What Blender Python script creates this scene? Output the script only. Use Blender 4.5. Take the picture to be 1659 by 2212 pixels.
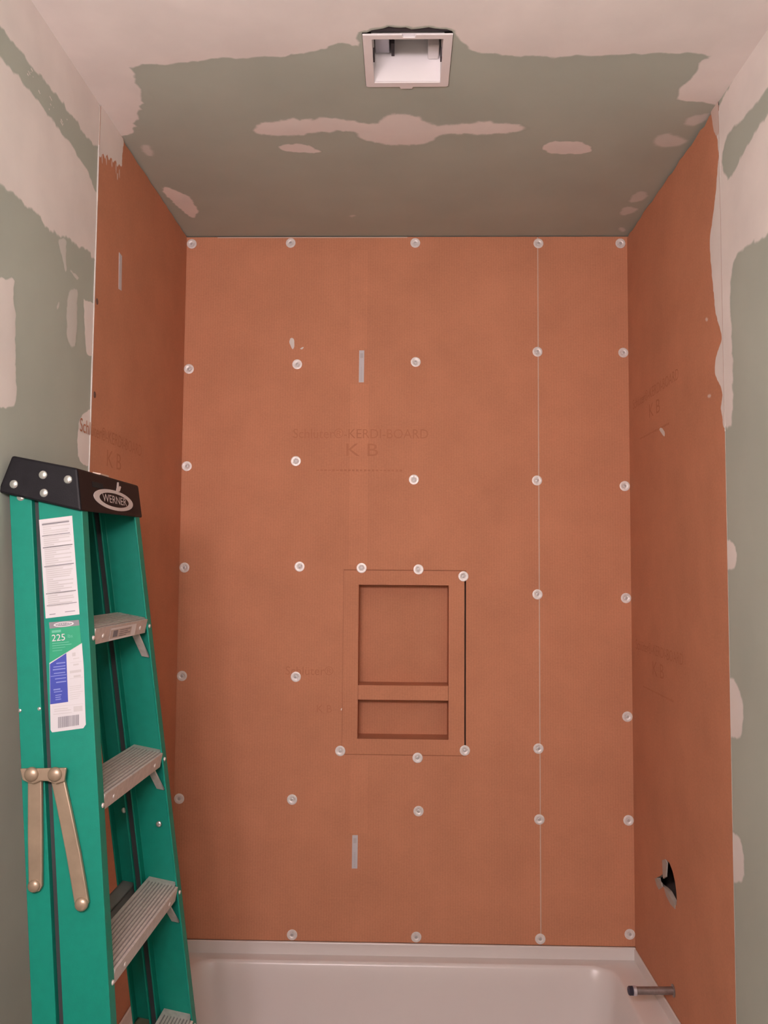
import bpy, bmesh, math, random
import numpy as np
from mathutils import Vector, Matrix
from mathutils.geometry import delaunay_2d_cdt

for o in list(bpy.data.objects):
    bpy.data.objects.remove(o)
scene = bpy.context.scene
C = scene.collection
random.seed(7)

# ------------------------------------------------------------------ camera
FPX, CX, CD, CZ = 1800.0, -0.00442, 2.8205, 1.60472
YAW, PITCH, ROLL = -0.02259, 0.0641, 0.00737
def cam_axes():
    cy, sy, cp, sp = math.cos(YAW), math.sin(YAW), math.cos(PITCH), math.sin(PITCH)
    f = Vector((sy*cp, cy*cp, sp)); r = Vector((cy, -sy, 0)); u = r.cross(f)
    c, s = math.cos(ROLL), math.sin(ROLL)
    return c*r + s*u, -s*r + c*u, f
RX, UX, FX = cam_axes()
CAMP = Vector((CX, -CD, CZ))
cam = bpy.data.cameras.new('camera')
cam.sensor_fit = 'HORIZONTAL'; cam.sensor_width = 36.0; cam.lens = 36.0*FPX/1659.0
cam.clip_start = 0.02
co = bpy.data.objects.new('camera', cam); C.objects.link(co)
M3 = Matrix((RX, UX, -FX)).transposed()
co.matrix_world = Matrix.Translation(CAMP) @ M3.to_4x4()
scene.camera = co

# ------------------------------------------------------------------ world, light, exposure
w = bpy.data.worlds.new('world'); scene.world = w; w.use_nodes = True
w.node_tree.nodes['Background'].inputs[0].default_value = (0.9, 0.8, 0.75, 1)
w.node_tree.nodes['Background'].inputs[1].default_value = 0.02
def bulb(name, loc, radius, power, color):
    l = bpy.data.lights.new(name, 'POINT'); l.shadow_soft_size = radius; l.energy = power; l.color = color
    o = bpy.data.objects.new(name, l); C.objects.link(o); o.location = loc
    return o
# the globes of the room's vanity lamp, behind the photographer and to the left
for i, x in enumerate((-0.52, -0.29, -0.06)):
    bulb('vanity_globe_light', (x, -2.98, 1.95), 0.07, 30.5, (1.0, 0.82, 0.87))
scene.view_settings.view_transform = 'Standard'
try: scene.view_settings.look = 'None'
except Exception: pass
scene.view_settings.gamma = 1.0
scene.view_settings.use_curve_mapping = False
scene.view_settings.exposure = 0.0

# ------------------------------------------------------------------ measured room
W = 0.762; H = 2.745; D = 0.833; Z0 = 0.37
XDL = W + 0.003; XDR = W + 0.001; XD = W + 0.003                      # face of the green drywall, a hair behind the orange board
YB = -3.08                          # wall behind the photographer

def un(px, py, axis, val):
    """point of the photograph brought onto the plane axis = val"""
    d = RX*((px-829.5)/FPX) - UX*((py-1106)/FPX) + FX
    return CAMP + d*((val-CAMP[axis])/d[axis])
def unp(px, py, p0, n):
    d = RX*((px-829.5)/FPX) - UX*((py-1106)/FPX) + FX
    return CAMP + d*((Vector(p0)-CAMP).dot(n)/d.dot(n))

# ------------------------------------------------------------------ materials
def new_mat(name):
    m = bpy.data.materials.new(name); m.use_nodes = True
    nt = m.node_tree; b = nt.nodes['Principled BSDF']
    return m, nt, b
def nd(nt, t, **k):
    n = nt.nodes.new(t)
    for a, v in k.items(): setattr(n, a, v)
    return n
def ramp(nt, src, stops):
    r = nd(nt, 'ShaderNodeValToRGB'); e = r.color_ramp.elements
    e[0].position, e[0].color = stops[0][0], (*stops[0][1], 1)
    e[1].position, e[1].color = stops[-1][0], (*stops[-1][1], 1)
    for p, c in stops[1:-1]:
        x = e.new(p); x.color = (*c, 1)
    nt.links.new(src, r.inputs[0]); return r.outputs[0]
def sc(c, k): return tuple(min(1, x*k) for x in c)

def simple(name, col, rough=0.5, metal=0.0, var=0.06, scale=20, bump=0.0, bscale=200, spec=0.5):
    m, nt, b = new_mat(name)
    tc = nd(nt, 'ShaderNodeTexCoord')
    n = nd(nt, 'ShaderNodeTexNoise'); n.inputs['Scale'].default_value = scale; n.inputs['Detail'].default_value = 4
    nt.links.new(tc.outputs['Object'], n.inputs['Vector'])
    c = ramp(nt, n.outputs[0], [(0.3, sc(col, 1-var)), (0.7, sc(col, 1+var))])
    nt.links.new(c, b.inputs['Base Color'])
    b.inputs['Roughness'].default_value = rough; b.inputs['Metallic'].default_value = metal
    b.inputs['Specular IOR Level'].default_value = spec
    if bump:
        n2 = nd(nt, 'ShaderNodeTexNoise'); n2.inputs['Scale'].default_value = bscale
        nt.links.new(tc.outputs['Object'], n2.inputs['Vector'])
        bp = nd(nt, 'ShaderNodeBump'); bp.inputs['Strength'].default_value = bump; bp.inputs['Distance'].default_value = 0.002
        nt.links.new(n2.outputs[0], bp.inputs['Height']); nt.links.new(bp.outputs[0], b.inputs['Normal'])
    return m

def board_mat(name, col):
    """orange fleece backer board with its fine vertical scoring"""
    m, nt, b = new_mat(name)
    tc = nd(nt, 'ShaderNodeTexCoord'); sp = nd(nt, 'ShaderNodeSeparateXYZ')
    nt.links.new(tc.outputs['Object'], sp.inputs[0])
    ad = nd(nt, 'ShaderNodeMath', operation='ADD'); nt.links.new(sp.outputs[0], ad.inputs[0]); nt.links.new(sp.outputs[1], ad.inputs[1])
    mu = nd(nt, 'ShaderNodeMath', operation='MULTIPLY'); nt.links.new(ad.outputs[0], mu.inputs[0]); mu.inputs[1].default_value = 2*math.pi/0.0085
    si = nd(nt, 'ShaderNodeMath', operation='SINE'); nt.links.new(mu.outputs[0], si.inputs[0])
    n = nd(nt, 'ShaderNodeTexNoise'); n.inputs['Scale'].default_value = 5; n.inputs['Detail'].default_value = 6; n.inputs['Roughness'].default_value = 0.65
    nt.links.new(tc.outputs['Object'], n.inputs['Vector'])
    n2 = nd(nt, 'ShaderNodeTexNoise'); n2.inputs['Scale'].default_value = 160; n2.inputs['Detail'].default_value = 3
    nt.links.new(tc.outputs['Object'], n2.inputs['Vector'])
    a = nd(nt, 'ShaderNodeMath', operation='MULTIPLY_ADD'); nt.links.new(si.outputs[0], a.inputs[0]); a.inputs[1].default_value = 0.06; nt.links.new(n.outputs[0], a.inputs[2])
    a2 = nd(nt, 'ShaderNodeMath', operation='MULTIPLY_ADD'); nt.links.new(n2.outputs[0], a2.inputs[0]); a2.inputs[1].default_value = 0.5; nt.links.new(a.outputs[0], a2.inputs[2])
    c = ramp(nt, a2.outputs[0], [(0.45, sc(col, 0.88)), (1.05, sc(col, 1.12))])
    nt.links.new(c, b.inputs['Base Color']); b.inputs['Roughness'].default_value = 0.85
    b.inputs['Specular IOR Level'].default_value = 0.2
    bp = nd(nt, 'ShaderNodeBump'); bp.inputs['Strength'].default_value = 0.12; bp.inputs['Distance'].default_value = 0.001
    nt.links.new(a2.outputs[0], bp.inputs['Height']); nt.links.new(bp.outputs[0], b.inputs['Normal'])
    return m

def mud_mat(name, col, base, lo=0.16, hi=0.66, cover=1.0):
    """joint compound, scraped out to nothing over the paper or board it lies on"""
    m, nt, b = new_mat(name)
    tc = nd(nt, 'ShaderNodeTexCoord')
    at = nd(nt, 'ShaderNodeAttribute'); at.attribute_name = 'edge'
    n = nd(nt, 'ShaderNodeTexNoise'); n.inputs['Scale'].default_value = 60; n.inputs['Detail'].default_value = 5
    nt.links.new(tc.outputs['Object'], n.inputs['Vector'])
    s = nd(nt, 'ShaderNodeMath', operation='MULTIPLY_ADD'); nt.links.new(n.outputs[0], s.inputs[0]); s.inputs[1].default_value = 0.5
    s2 = nd(nt, 'ShaderNodeMath', operation='SUBTRACT'); nt.links.new(at.outputs['Fac'], s2.inputs[0]); s2.inputs[1].default_value = 0.25
    nt.links.new(s2.outputs[0], s.inputs[2])
    mr = nd(nt, 'ShaderNodeMapRange'); mr.interpolation_type = 'SMOOTHSTEP'
    mr.inputs['From Min'].default_value = lo; mr.inputs['From Max'].default_value = hi; mr.inputs['To Max'].default_value = cover
    nt.links.new(s.outputs[0], mr.inputs['Value'])
    n3 = nd(nt, 'ShaderNodeTexNoise'); n3.inputs['Scale'].default_value = 7; n3.inputs['Detail'].default_value = 5
    nt.links.new(tc.outputs['Object'], n3.inputs['Vector'])
    c = ramp(nt, n3.outputs[0], [(0.3, sc(col, 0.94)), (0.7, sc(col, 1.05))])
    mx = nd(nt, 'ShaderNodeMix', data_type='RGBA')
    nt.links.new(mr.outputs[0], mx.inputs['Factor']); mx.inputs[6].default_value = (*base, 1); nt.links.new(c, mx.inputs[7])
    nt.links.new(mx.outputs[2], b.inputs['Base Color']); b.inputs['Roughness'].default_value = 0.85
    b.inputs['Specular IOR Level'].default_value = 0.2
    return m

DRY = (0.415, 0.452, 0.385)
ORANGE = (0.53, 0.235, 0.135)
M = dict(
    drywall=simple('green_drywall_paper', DRY, 0.85, var=0.05, scale=4, spec=0.2),
    board=board_mat('orange_backer_board', ORANGE),
    board_light=board_mat('orange_board_strip', sc(ORANGE, 1.06)),
    board_dark=simple('orange_board_cut', (0.30, 0.10, 0.045), 0.9, spec=0.1),
    filler=simple('orange_joint_filler', (0.36, 0.15, 0.085), 0.9, spec=0.1),
    foam=simple('pale_foam_core', (0.42, 0.36, 0.31), 0.8, spec=0.2),
    cavity=simple('dark_stud_cavity', (0.28, 0.21, 0.18), 0.9, spec=0.1),
    mud=mud_mat('joint_compound', (0.78, 0.735, 0.69), DRY),
    mud_thin=mud_mat('joint_compound_thin', (0.74, 0.71, 0.67), DRY, 0.1, 1.0, 0.62),
    mud_board=mud_mat('joint_compound_on_board', (0.78, 0.735, 0.69), ORANGE),
    mud_thin_board=mud_mat('joint_compound_thin_on_board', (0.74, 0.71, 0.67), ORANGE, 0.1, 1.0, 0.62),
    ink=simple('faint_board_ink', (0.47, 0.197, 0.110), 0.9, spec=0.1),
    washer=simple('galvanised_washer', (0.80, 0.77, 0.74), 0.45, 0.25, var=0.08, scale=150),
    screw=simple('screw_head', (0.55, 0.53, 0.52), 0.45, 0.4),
    dark_screw=simple('dark_screw_head', (0.16, 0.09, 0.07), 0.6, 0.3),
    paper=simple('white_sticker_paper', (0.56, 0.545, 0.56), 0.5, var=0.02),
    bead=simple('pale_seam_adhesive', (0.60, 0.45, 0.36), 0.6),
    tub=simple('white_tub_acrylic', (0.72, 0.68, 0.65), 0.28, var=0.015, scale=3),
    green=simple('green_fibreglass', (0.002, 0.21, 0.145), 0.5, var=0.05, scale=60, bump=0.05, bscale=400, spec=0.3),
    black=simple('black_ladder_plastic', (0.009, 0.0085, 0.0105), 0.5, var=0.15, scale=60, bump=0.1, bscale=500, spec=0.2),
    slot=simple('slot_shade', (0.006, 0.006, 0.006), 0.9),
    alu=simple('ladder_aluminium', (0.62, 0.55, 0.51), 0.45, 0.25, var=0.1, scale=90),
    alu_dark=simple('ladder_aluminium_groove', (0.30, 0.27, 0.26), 0.55, 0.4),
    rivet=simple('bright_rivet', (0.82, 0.81, 0.80), 0.22, 0.9),
    zinc=simple('yellow_zinc_steel', (0.36, 0.27, 0.19), 0.38, 0.5, var=0.12, scale=30),
    strip=simple('rail_gap_shade', (0.045, 0.05, 0.05), 0.7, spec=0.2),
    rubber=simple('black_rubber', (0.03, 0.03, 0.03), 0.8),
    print_grey=simple('grey_print', (0.47, 0.45, 0.45), 0.6),
    print_dark=simple('dark_print', (0.20, 0.19, 0.21), 0.6),
    print_blue=simple('blue_print', (0.035, 0.055, 0.33), 0.5),
    print_paleblue=simple('pale_blue_print', (0.20, 0.24, 0.55), 0.5),
    print_green=simple('green_print', (0.012, 0.29, 0.145), 0.5),
    print_palegreen=simple('pale_green_print', (0.11, 0.42, 0.28), 0.5),
    logo=simple('pale_logo_print', (0.62, 0.55, 0.53), 0.5),
    fanwhite=simple('white_fan_plastic', (0.80, 0.76, 0.75), 0.45, var=0.02),
    fanlit=simple('white_fan_plastic_lit', (0.90, 0.88, 0.88), 0.3, var=0.01),
    fangrey=simple('grey_fan_steel_and_shade', (0.42, 0.41, 0.44), 0.4, 0.5),
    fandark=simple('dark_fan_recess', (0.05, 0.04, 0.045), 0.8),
    pipe=simple('dull_steel_pipe', (0.30, 0.26, 0.25), 0.38, 0.75, var=0.2, scale=60),
    pipe_end=simple('dark_pipe_thread', (0.12, 0.11, 0.15), 0.45, 0.7),
    pipe_ring=simple('bright_pipe_ring', (0.72, 0.72, 0.78), 0.3, 0.7),
    floor=simple('grey_subfloor', (0.34, 0.30, 0.27), 0.8, scale=8, var=0.12),
)

# ------------------------------------------------------------------ mesh helpers
class MB:
    def __init__(s): s.v = []; s.f = []; s.e = []
    def add(s, vs, fs):
        b = len(s.v); s.v += [tuple(x) for x in vs]; s.f += [tuple(i+b for i in f) for f in fs]
    def hexa(s, p):      # 8 points: bottom ring 0-3, top ring 4-7
        s.add(p, [(3,2,1,0), (4,5,6,7), (0,1,5,4), (1,2,6,5), (2,3,7,6), (3,0,4,7)])
    def box(s, a, b):
        (x0,y0,z0), (x1,y1,z1) = a, b
        s.hexa([(x0,y0,z0),(x1,y0,z0),(x1,y1,z0),(x0,y1,z0),(x0,y0,z1),(x1,y0,z1),(x1,y1,z1),(x0,y1,z1)])
    def prism(s, ring, off):                   # convex or simple ring, extruded by vector
        n = len(ring); r = [Vector(p) for p in ring]; t = [p+off for p in r]
        s.add(r+t, [tuple(range(n))[::-1], tuple(range(n, 2*n))] + [(i,(i+1)%n,n+(i+1)%n,n+i) for i in range(n)])
    def loft(s, rings, cap=True):
        n = len(rings[0]); vs = [p for r in rings for p in r]; fs = []
        for k in range(len(rings)-1):
            for i in range(n):
                j = (i+1) % n
                fs.append((k*n+i, k*n+j, (k+1)*n+j, (k+1)*n+i))
        if cap: fs += [tuple(range(n))[::-1], tuple(range((len(rings)-1)*n, len(rings)*n))]
        s.add(vs, fs)
    def tube(s, a, b, r, n=20, r2=None):
        a, b = Vector(a), Vector(b); d = (b-a).normalized(); t = d.orthogonal().normalized(); q = d.cross(t)
        r2 = r if r2 is None else r2
        R = [[c + (t*math.cos(2*math.pi*i/n)+q*math.sin(2*math.pi*i/n))*rr for i in range(n)] for c, rr in ((a, r), (b, r2))]
        s.loft(R)
    def lathe(s, c, axis, prof, n=18):         # prof: (radius, height along axis)
        c, d = Vector(c), Vector(axis).normalized(); t = d.orthogonal().normalized(); q = d.cross(t)
        s.loft([[c + d*h + (t*math.cos(2*math.pi*i/n)+q*math.sin(2*math.pi*i/n))*max(r, 1e-5) for i in range(n)] for r, h in prof])
def link_mesh(name, verts, faces, mat, parent=None, smooth=False, label=None, attr=None, bevel=0, angle=35, recalc=True):
    org = Vector((0,0,0)); p = parent
    while p is not None: org = org + p.location; p = p.parent
    me = bpy.data.meshes.new(name)
    me.from_pydata([tuple(Vector(v)-org) for v in verts], [], faces); me.update()
    if recalc: bm = bmesh.new(); bm.from_mesh(me); bmesh.ops.recalc_face_normals(bm, faces=bm.faces); bm.to_mesh(me); bm.free()
    for m in (mat if isinstance(mat, (list, tuple)) else [mat]): me.materials.append(m)
    if attr is not None:
        a = me.attributes.new('edge', 'FLOAT', 'POINT'); a.data.foreach_set('value', attr)
    o = bpy.data.objects.new(name, me); C.objects.link(o); o.parent = parent
    if smooth:
        for f in me.polygons: f.use_smooth = True
        if smooth == 'angle':
            me.set_sharp_from_angle(angle=math.radians(angle))
    if bevel:
        b = o.modifiers.new('bevel', 'BEVEL'); b.width = bevel; b.segments = 2; b.limit_method = 'ANGLE'; b.angle_limit = math.radians(40)
    if label: o['label'] = label
    return o
def put(mb, name, mat, parent=None, **k): return link_mesh(name, mb.v, mb.f, mat, parent, **k)
def empty(name, loc, label, cat, group=None):
    o = bpy.data.objects.new(name, None); C.objects.link(o); o.location = loc; o.empty_display_size = 0.05
    o['label'] = label; o['category'] = cat
    if group: o['group'] = group
    return o
def struct(o): o['kind'] = 'structure'; return o

# surfaces: (a, b, c) -> world, c = height above the surface
S_BACK = (lambda a, b, c: Vector((a, -c, b)), 1, 0.0, (0, 2))
S_LB = (lambda a, b, c: Vector((-W+c, a, b)), 0, -W, (1, 2))
S_RB = (lambda a, b, c: Vector((W-c, a, b)), 0, W, (1, 2))
S_LD = (lambda a, b, c: Vector((-XDL+c, a, b)), 0, -XDL, (1, 2))
S_RD = (lambda a, b, c: Vector((XDR-c, a, b)), 0, XDR, (1, 2))
S_CE = (lambda a, b, c: Vector((a, b, H-c)), 2, H, (0, 1))
def flat(px, S): return [(lambda p: (p[S[3][0]], p[S[3][1]]))(un(x, y, S[1], S[2])) for x, y in px]
def area2(P): return 0.5*sum(P[i][0]*P[(i+1) % len(P)][1]-P[(i+1) % len(P)][0]*P[i][1] for i in range(len(P)))
def inside(P, x, y):
    c = False; n = len(P); j = n-1
    for i in range(n):
        if (P[i][1] > y) != (P[j][1] > y) and x < (P[j][0]-P[i][0])*(y-P[i][1])/(P[j][1]-P[i][1])+P[i][0]: c = not c
        j = i
    return c
def cdt(outer, holes=(), extra=()):
    pts = [Vector(p) for p in outer]; ed = [(i, (i+1) % len(outer)) for i in range(len(outer))]
    for h in holes:
        b = len(pts); pts += [Vector(p) for p in h]; ed += [(b+i, b+(i+1) % len(h)) for i in range(len(h))]
    pts += [Vector(p) for p in extra]
    v, e, f, *_ = delaunay_2d_cdt(pts, ed, [], 0, 1e-6)
    out = []
    for t in f:
        x = sum(v[i][0] for i in t)/len(t); y = sum(v[i][1] for i in t)/len(t)
        if inside(outer, x, y) and not any(inside(h, x, y) for h in holes): out.append(tuple(t))
    return [tuple(p) for p in v], out
def plate(name, outer, S, thick, mat, parent=None, holes=(), lift=0.0, edge_mat=None, **k):
    """sheet with its face on surface S (+lift) and real thickness behind it"""
    F = S[0]; v, t = cdt(outer, holes); n = len(v)
    if not hasattr(F, '__call__'): raise ValueError
    vs = [F(a, b, lift) for a, b in v] + [F(a, b, lift-thick) for a, b in v]
    cnt = {}
    for f in t:
        for i in range(3):
            e = (f[i], f[(i+1) % 3]); kk = tuple(sorted(e)); cnt.setdefault(kk, []).append(e)
    fs = list(t) + [tuple(i+n for i in f[::-1]) for f in t]; nf = len(fs)
    for kk, es in cnt.items():
        if len(es) == 1:
            a, b = es[0]; fs.append((b, a, a+n, b+n))
    o = link_mesh(name, vs, fs, [mat, edge_mat or mat], parent, **k)
    if edge_mat:
        for i, p in enumerate(o.data.polygons):
            if i >= nf: p.material_index = 1
    return o
def rect(x0, y0, x1, y1): return [(x0, y0), (x1, y0), (x1, y1), (x0, y1)]
def clip(P, axis, val, keep_less):
    out = []; n = len(P)
    for i in range(n):
        a, b = P[i], P[(i+1) % n]
        ia = (a[axis] <= val) == keep_less; ib = (b[axis] <= val) == keep_less
        if ia: out.append(a)
        if ia != ib:
            t = (val-a[axis])/(b[axis]-a[axis]); out.append((a[0]+t*(b[0]-a[0]), a[1]+t*(b[1]-a[1])))
    return out

def mud(px, S, parent, feather=0.006, rough=0.002, thick=0.0007, mat=None, clips=(), step=0.007, name='joint_compound', smooth=2):
    """a spread of joint compound: ragged outline, thickest away from its edge"""
    P = flat(px, S)
    for _ in range(smooth):                       # round off the traced corners
        P = [q for i in range(len(P)) for a, b in ((P[i], P[(i+1) % len(P)]),) for q in ((a[0]*.75+b[0]*.25, a[1]*.75+b[1]*.25), (a[0]*.25+b[0]*.75, a[1]*.25+b[1]*.75))]
    for c in clips: P = clip(P, *c)
    if len(P) < 3: return None
    if area2(P) < 0: P = P[::-1]
    Q = []
    ph = [random.uniform(0, 6.28) for _ in range(8)]; s = 0.0
    for i in range(len(P)):
        a, b = P[i], P[(i+1) % len(P)]; L = math.hypot(b[0]-a[0], b[1]-a[1])
        if L < 1e-6: continue
        m = max(1, int(L/step)); nx, ny = (b[1]-a[1])/L, -(b[0]-a[0])/L
        onclip = any(abs(a[c[0]]-c[1]) < 1e-5 and abs(b[c[0]]-c[1]) < 1e-5 for c in clips)
        for k in range(m):
            t = k/m; q = s+L*t
            d = 0 if (onclip or (k == 0 and any(abs(a[c[0]]-c[1]) < 1e-5 for c in clips))) else rough*(0.6*math.sin(q*70+ph[0])+0.5*math.sin(q*160+ph[1])+0.45*math.sin(q*310+ph[2])+random.uniform(-.45, .45))
            Q.append((a[0]+(b[0]-a[0])*t+nx*d, a[1]+(b[1]-a[1])*t+ny*d))
        s += L
    A = np.array(Q); B = np.roll(A, -1, 0); AB = B-A; LL = np.maximum((AB**2).sum(1), 1e-12)
    soft = np.ones(len(Q), bool)
    for c in clips:                               # a clipped side stays at full cover
        soft &= ~((np.abs(A[:, c[0]]-c[1]) < 1e-5) & (np.abs(B[:, c[0]]-c[1]) < 1e-5))
    def dist(p):
        ap = np.array(p)-A; t = np.clip((ap*AB).sum(1)/LL, 0, 1); dd = ap-AB*t[:, None]
        dd = np.sqrt((dd**2).sum(1)); return dd[soft].min() if soft.any() else 1.0
    lo, hi = A.min(0), A.max(0); g = max(0.014, math.sqrt((hi-lo).prod())/45)
    ex = []
    for x in np.arange(lo[0], hi[0], g):
        for y in np.arange(lo[1], hi[1], g):
            if inside(Q, x, y) and dist((x, y)) > feather*1.05: ex.append((x, y))
    for i in range(len(Q)):
        n = np.array([AB[i][1], -AB[i][0]])/math.sqrt(LL[i])
        p = A[i]-n*feather*1.02
        if inside(Q, *p) and dist(p) > feather*0.8: ex.append(tuple(p))
    v, t = cdt(Q, (), ex)
    at = [min(1.0, dist(p)/feather) for p in v]
    zs = [0.0003+thick*min(1, dist(p)/(feather*2.5)) for p in v]
    F = S[0]; W3 = [F(p[0], p[1], z) for p, z in zip(v, zs)]; N = F(0, 0, 1)-F(0, 0, 0)
    t = [f if (W3[f[1]]-W3[f[0]]).cross(W3[f[2]]-W3[f[0]]).dot(N) > 0 else f[::-1] for f in t]
    return link_mesh(name, W3, t, M[('mud' if mat is not M['mud_thin'] else 'mud_thin')+('_board' if S in (S_LB, S_RB, S_BACK) else '')], parent, smooth=True, attr=at, recalc=False)

def text_on(body, size, place, mat, parent, name='printed_text', stretch=1.0, align='CENTER'):
    """flat printed lettering; place(a, b) puts the text plane on its surface"""
    cu = bpy.data.curves.new('txt', 'FONT'); cu.body = body; cu.size = size; cu.align_x = align; cu.align_y = 'CENTER'; cu.resolution_u = 3
    ob = bpy.data.objects.new('txt', cu); C.objects.link(ob)
    dg = bpy.context.evaluated_depsgraph_get(); me = bpy.data.meshes.new_from_object(ob.evaluated_get(dg))
    vs = [place(v.co.x*stretch, v.co.y) for v in me.vertices]; fs = [tuple(p.vertices) for p in me.polygons]
    bpy.data.objects.remove(ob); bpy.data.curves.remove(cu); bpy.data.meshes.remove(me)
    return link_mesh(name, vs, fs, mat, parent)

# ================================================================== ROOM SHELL
mb = MB(); mb.box((-1.0, YB-0.1, -0.12), (1.0, 0.25, 0.0)); struct(put(mb, 'floor', M['floor']))
fan_hole = rect(-0.0985, -1.126, 0.0985, -0.9055)
ceiling = struct(plate('ceiling', rect(-1.0, YB-0.1, 1.0, 0.25), S_CE, 0.016, M['drywall'], holes=[fan_hole]))
mb = MB(); mb.box((-1.0, YB-0.1, H+0.30), (1.0, 0.25, H+0.34))          # attic deck above the ceiling cavity
for a, b in (((-1.0, YB-0.1), (-0.98, 0.25)), ((0.98, YB-0.1), (1.0, 0.25)), ((-0.98, YB-0.1), (0.98, YB-0.08)), ((-0.98, 0.23), (0.98, 0.25))):
    mb.box((*a, H+0.016), (*b, H+0.30))
struct(put(mb, 'trim_1', M['cavity']))
mb = MB(); mb.box((-1.0, YB-0.1, 0), (1.0, YB, H)); struct(put(mb, 'wall_front', simple('finished_front_wall', (0.55, 0.53, 0.48), 0.85)))
mb = MB(); mb.box((-XD-0.13, YB, 0), (-XD, -D, H)); wall_left = struct(put(mb, 'wall_left', M['drywall']))
mb = MB(); mb.box((XDR, YB, 0), (XD+0.13, -D, H)); wall_right = struct(put(mb, 'wall_right', M['drywall']))
# the stud cavities behind the boards
mb = MB(); mb.box((-XD-0.13, -D, 0), (-XD-0.10, 0.2, H)); put(mb, 'stud_cavity', M['cavity'], wall_left)
mb = MB(); mb.box((XD+0.10, -D, 0), (XD+0.13, 0.2, H)); put(mb, 'stud_cavity', M['cavity'], wall_right)
mb = MB(); mb.box((-XD-0.10, 0.125, 0), (XD+0.10, 0.2, H)); wall_back = struct(put(mb, 'wall_back', M['cavity']))
wall_back['label'] = 'back wall of the tub alcove behind the orange boards'
wall_left['label'] = 'left wall of green drywall with joint compound'
wall_right['label'] = 'right wall of green drywall with joint compound'

# ------------------------------------------------------------------ orange backer boards
T = 0.0125
def un2(x, y, S=S_BACK): return flat([(x, y)], S)[0]
nx0, nz1 = un2(743, 1232); nx1, nz0 = un2(1003, 1632)
XS = un2(1165, 1250)[0]                                                   # the seam
HT = H-0.004
back_main = plate('backer_board', rect(-W-T, Z0, XS-0.0015, HT), S_BACK, T, M['board'], wall_back,
                  holes=[rect(nx0-0.0008, nz0-0.002, nx1+0.0050, nz1+0.0032)], edge_mat=M['board_dark'])
back_strip = plate('backer_board', rect(XS+0.0015, Z0, W+T, HT), S_BACK, T, M['board'], wall_back, edge_mat=M['foam'])
plate('seam_bead', rect(XS-0.0020, Z0+0.002, XS+0.0012, HT-0.002), S_BACK, 0.004, M['bead'], wall_back, lift=0.0006)

def ragged(y0, y1, z, amp, n=26):
    return [(y0+(y1-y0)*i/n, z-random.uniform(0, amp)) for i in range(n+1)]
left_board = plate('backer_board', [(-D, Z0-0.025), (0, Z0-0.025)] + ragged(0, -D, H-0.003, 0.005), S_LB, T, M['board'], wall_left, edge_mat=M['foam'])
hole_px = [(1438,1856),(1446,1864),(1453,1882),(1458,1904),(1461,1926),(1462,1944),(1461,1957),(1455,1950),(1449,1938),(1442,1925),
           (1434,1917),(1425,1911),(1419,1904),(1418,1896),(1425,1893),(1431,1889),(1432,1880),(1433,1868)]
right_board = plate('backer_board', [(-D, Z0-0.025), (0, Z0-0.025)] + ragged(0, -D, H-0.003, 0.010), S_RB, T, M['board'], wall_right,
                    holes=[flat(hole_px, S_RB)], edge_mat=M['foam'])
# pale scuffed lip round the valve hole
def lip(px, parent):
    P = flat(px, S_RB); plate('torn_edge', P, S_RB, 0.004, M['foam'], parent, lift=0.0012)
lip([(1431,1858),(1438,1856),(1441,1864),(1440,1880),(1439,1894),(1433,1898),(1432,1880)], right_board)
lip([(1415,1897),(1421,1899),(1428,1906),(1431,1917),(1424,1922),(1419,1912)], right_board)
lip([(1434,1915),(1441,1922),(1449,1938),(1459,1954),(1459,1964),(1449,1953),(1440,1936)], right_board)
# compound on the raw front edge of each side board
for s, par, z0, z1 in ((-1, wall_left, 1.62, 2.64), (1, wall_right, 1.93, 2.72)):
    mb = MB(); x0, x1 = sorted((s*(W-0.0002), s*((XDL if s < 0 else XDR)+0.0005))); mb.box((x0, -D-0.0010, z0), (x1, -D+0.001, z1)); 
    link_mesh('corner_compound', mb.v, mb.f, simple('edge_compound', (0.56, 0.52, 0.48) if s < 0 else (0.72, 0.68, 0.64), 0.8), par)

# faint vertical print strip on the middle of the big board
for ya, yb in ((540, 755), (830, 1220), (1640, 1800)):
    a = un2(757, ya); b = un2(793, yb)
    plate('print_strip', rect(a[0], b[1], b[0], a[1]), S_BACK, 0.0006, M['board_light'], back_main, lift=0.0002)

a = un2(470, 513); b = un2(880, 513)
plate('pale_cut_edge', rect(a[0], HT-0.0030, b[0], HT), S_BACK, 0.002, M['bead'], back_main, lift=0.0006)
# printed lettering on the boards (flat ink)
def print_block(S, parent, px, py, width, dirn, scale=1.0):
    a0, b0 = flat([(px, py)], S)[0]
    P = lambda dx, dz: (lambda x, y: S[0](a0+dirn*(x*scale+dx), b0+y*scale+dz, 0.0004))
    text_on('Schlüter®-KERDI-BOARD', 0.046, P(0, 0), M['ink'], parent, stretch=0.93*width)
    text_on('K B', 0.062, P(0.004, -0.056*scale), M['ink'], parent, stretch=1.25*width)
    mb = MB()
    for i in range(22):                                                  # an illegible small line
        x = -0.15+i*0.0135; h = random.choice((0.004, 0.006, 0.007))
        p = P(0, -0.124*scale); mb.add([p(x, -h/2), p(x+0.009, -h/2), p(x+0.009, h/2), p(x, h/2)], [(0, 1, 2, 3)])
    link_mesh('fine_print', mb.v, mb.f, M['ink'], parent)
print_block(S_BACK, back_main, 779, 938, 1.0, 1)
print_block(S_LB, left_board, 246, 950, 1.0, 1)
print_block(S_RB, right_board, 1412, 845, 1.0, -1)
print_block(S_RB, right_board, 1420, 1408, 1.0, -1)
a0, b0 = un2(668, 1450)
text_on('Schlüter®', 0.040, lambda x, y: S_BACK[0](a0+x, b0+y, 0.0004), M['ink'], back_main)
a1, b1 = un2(700, 1532)
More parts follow.
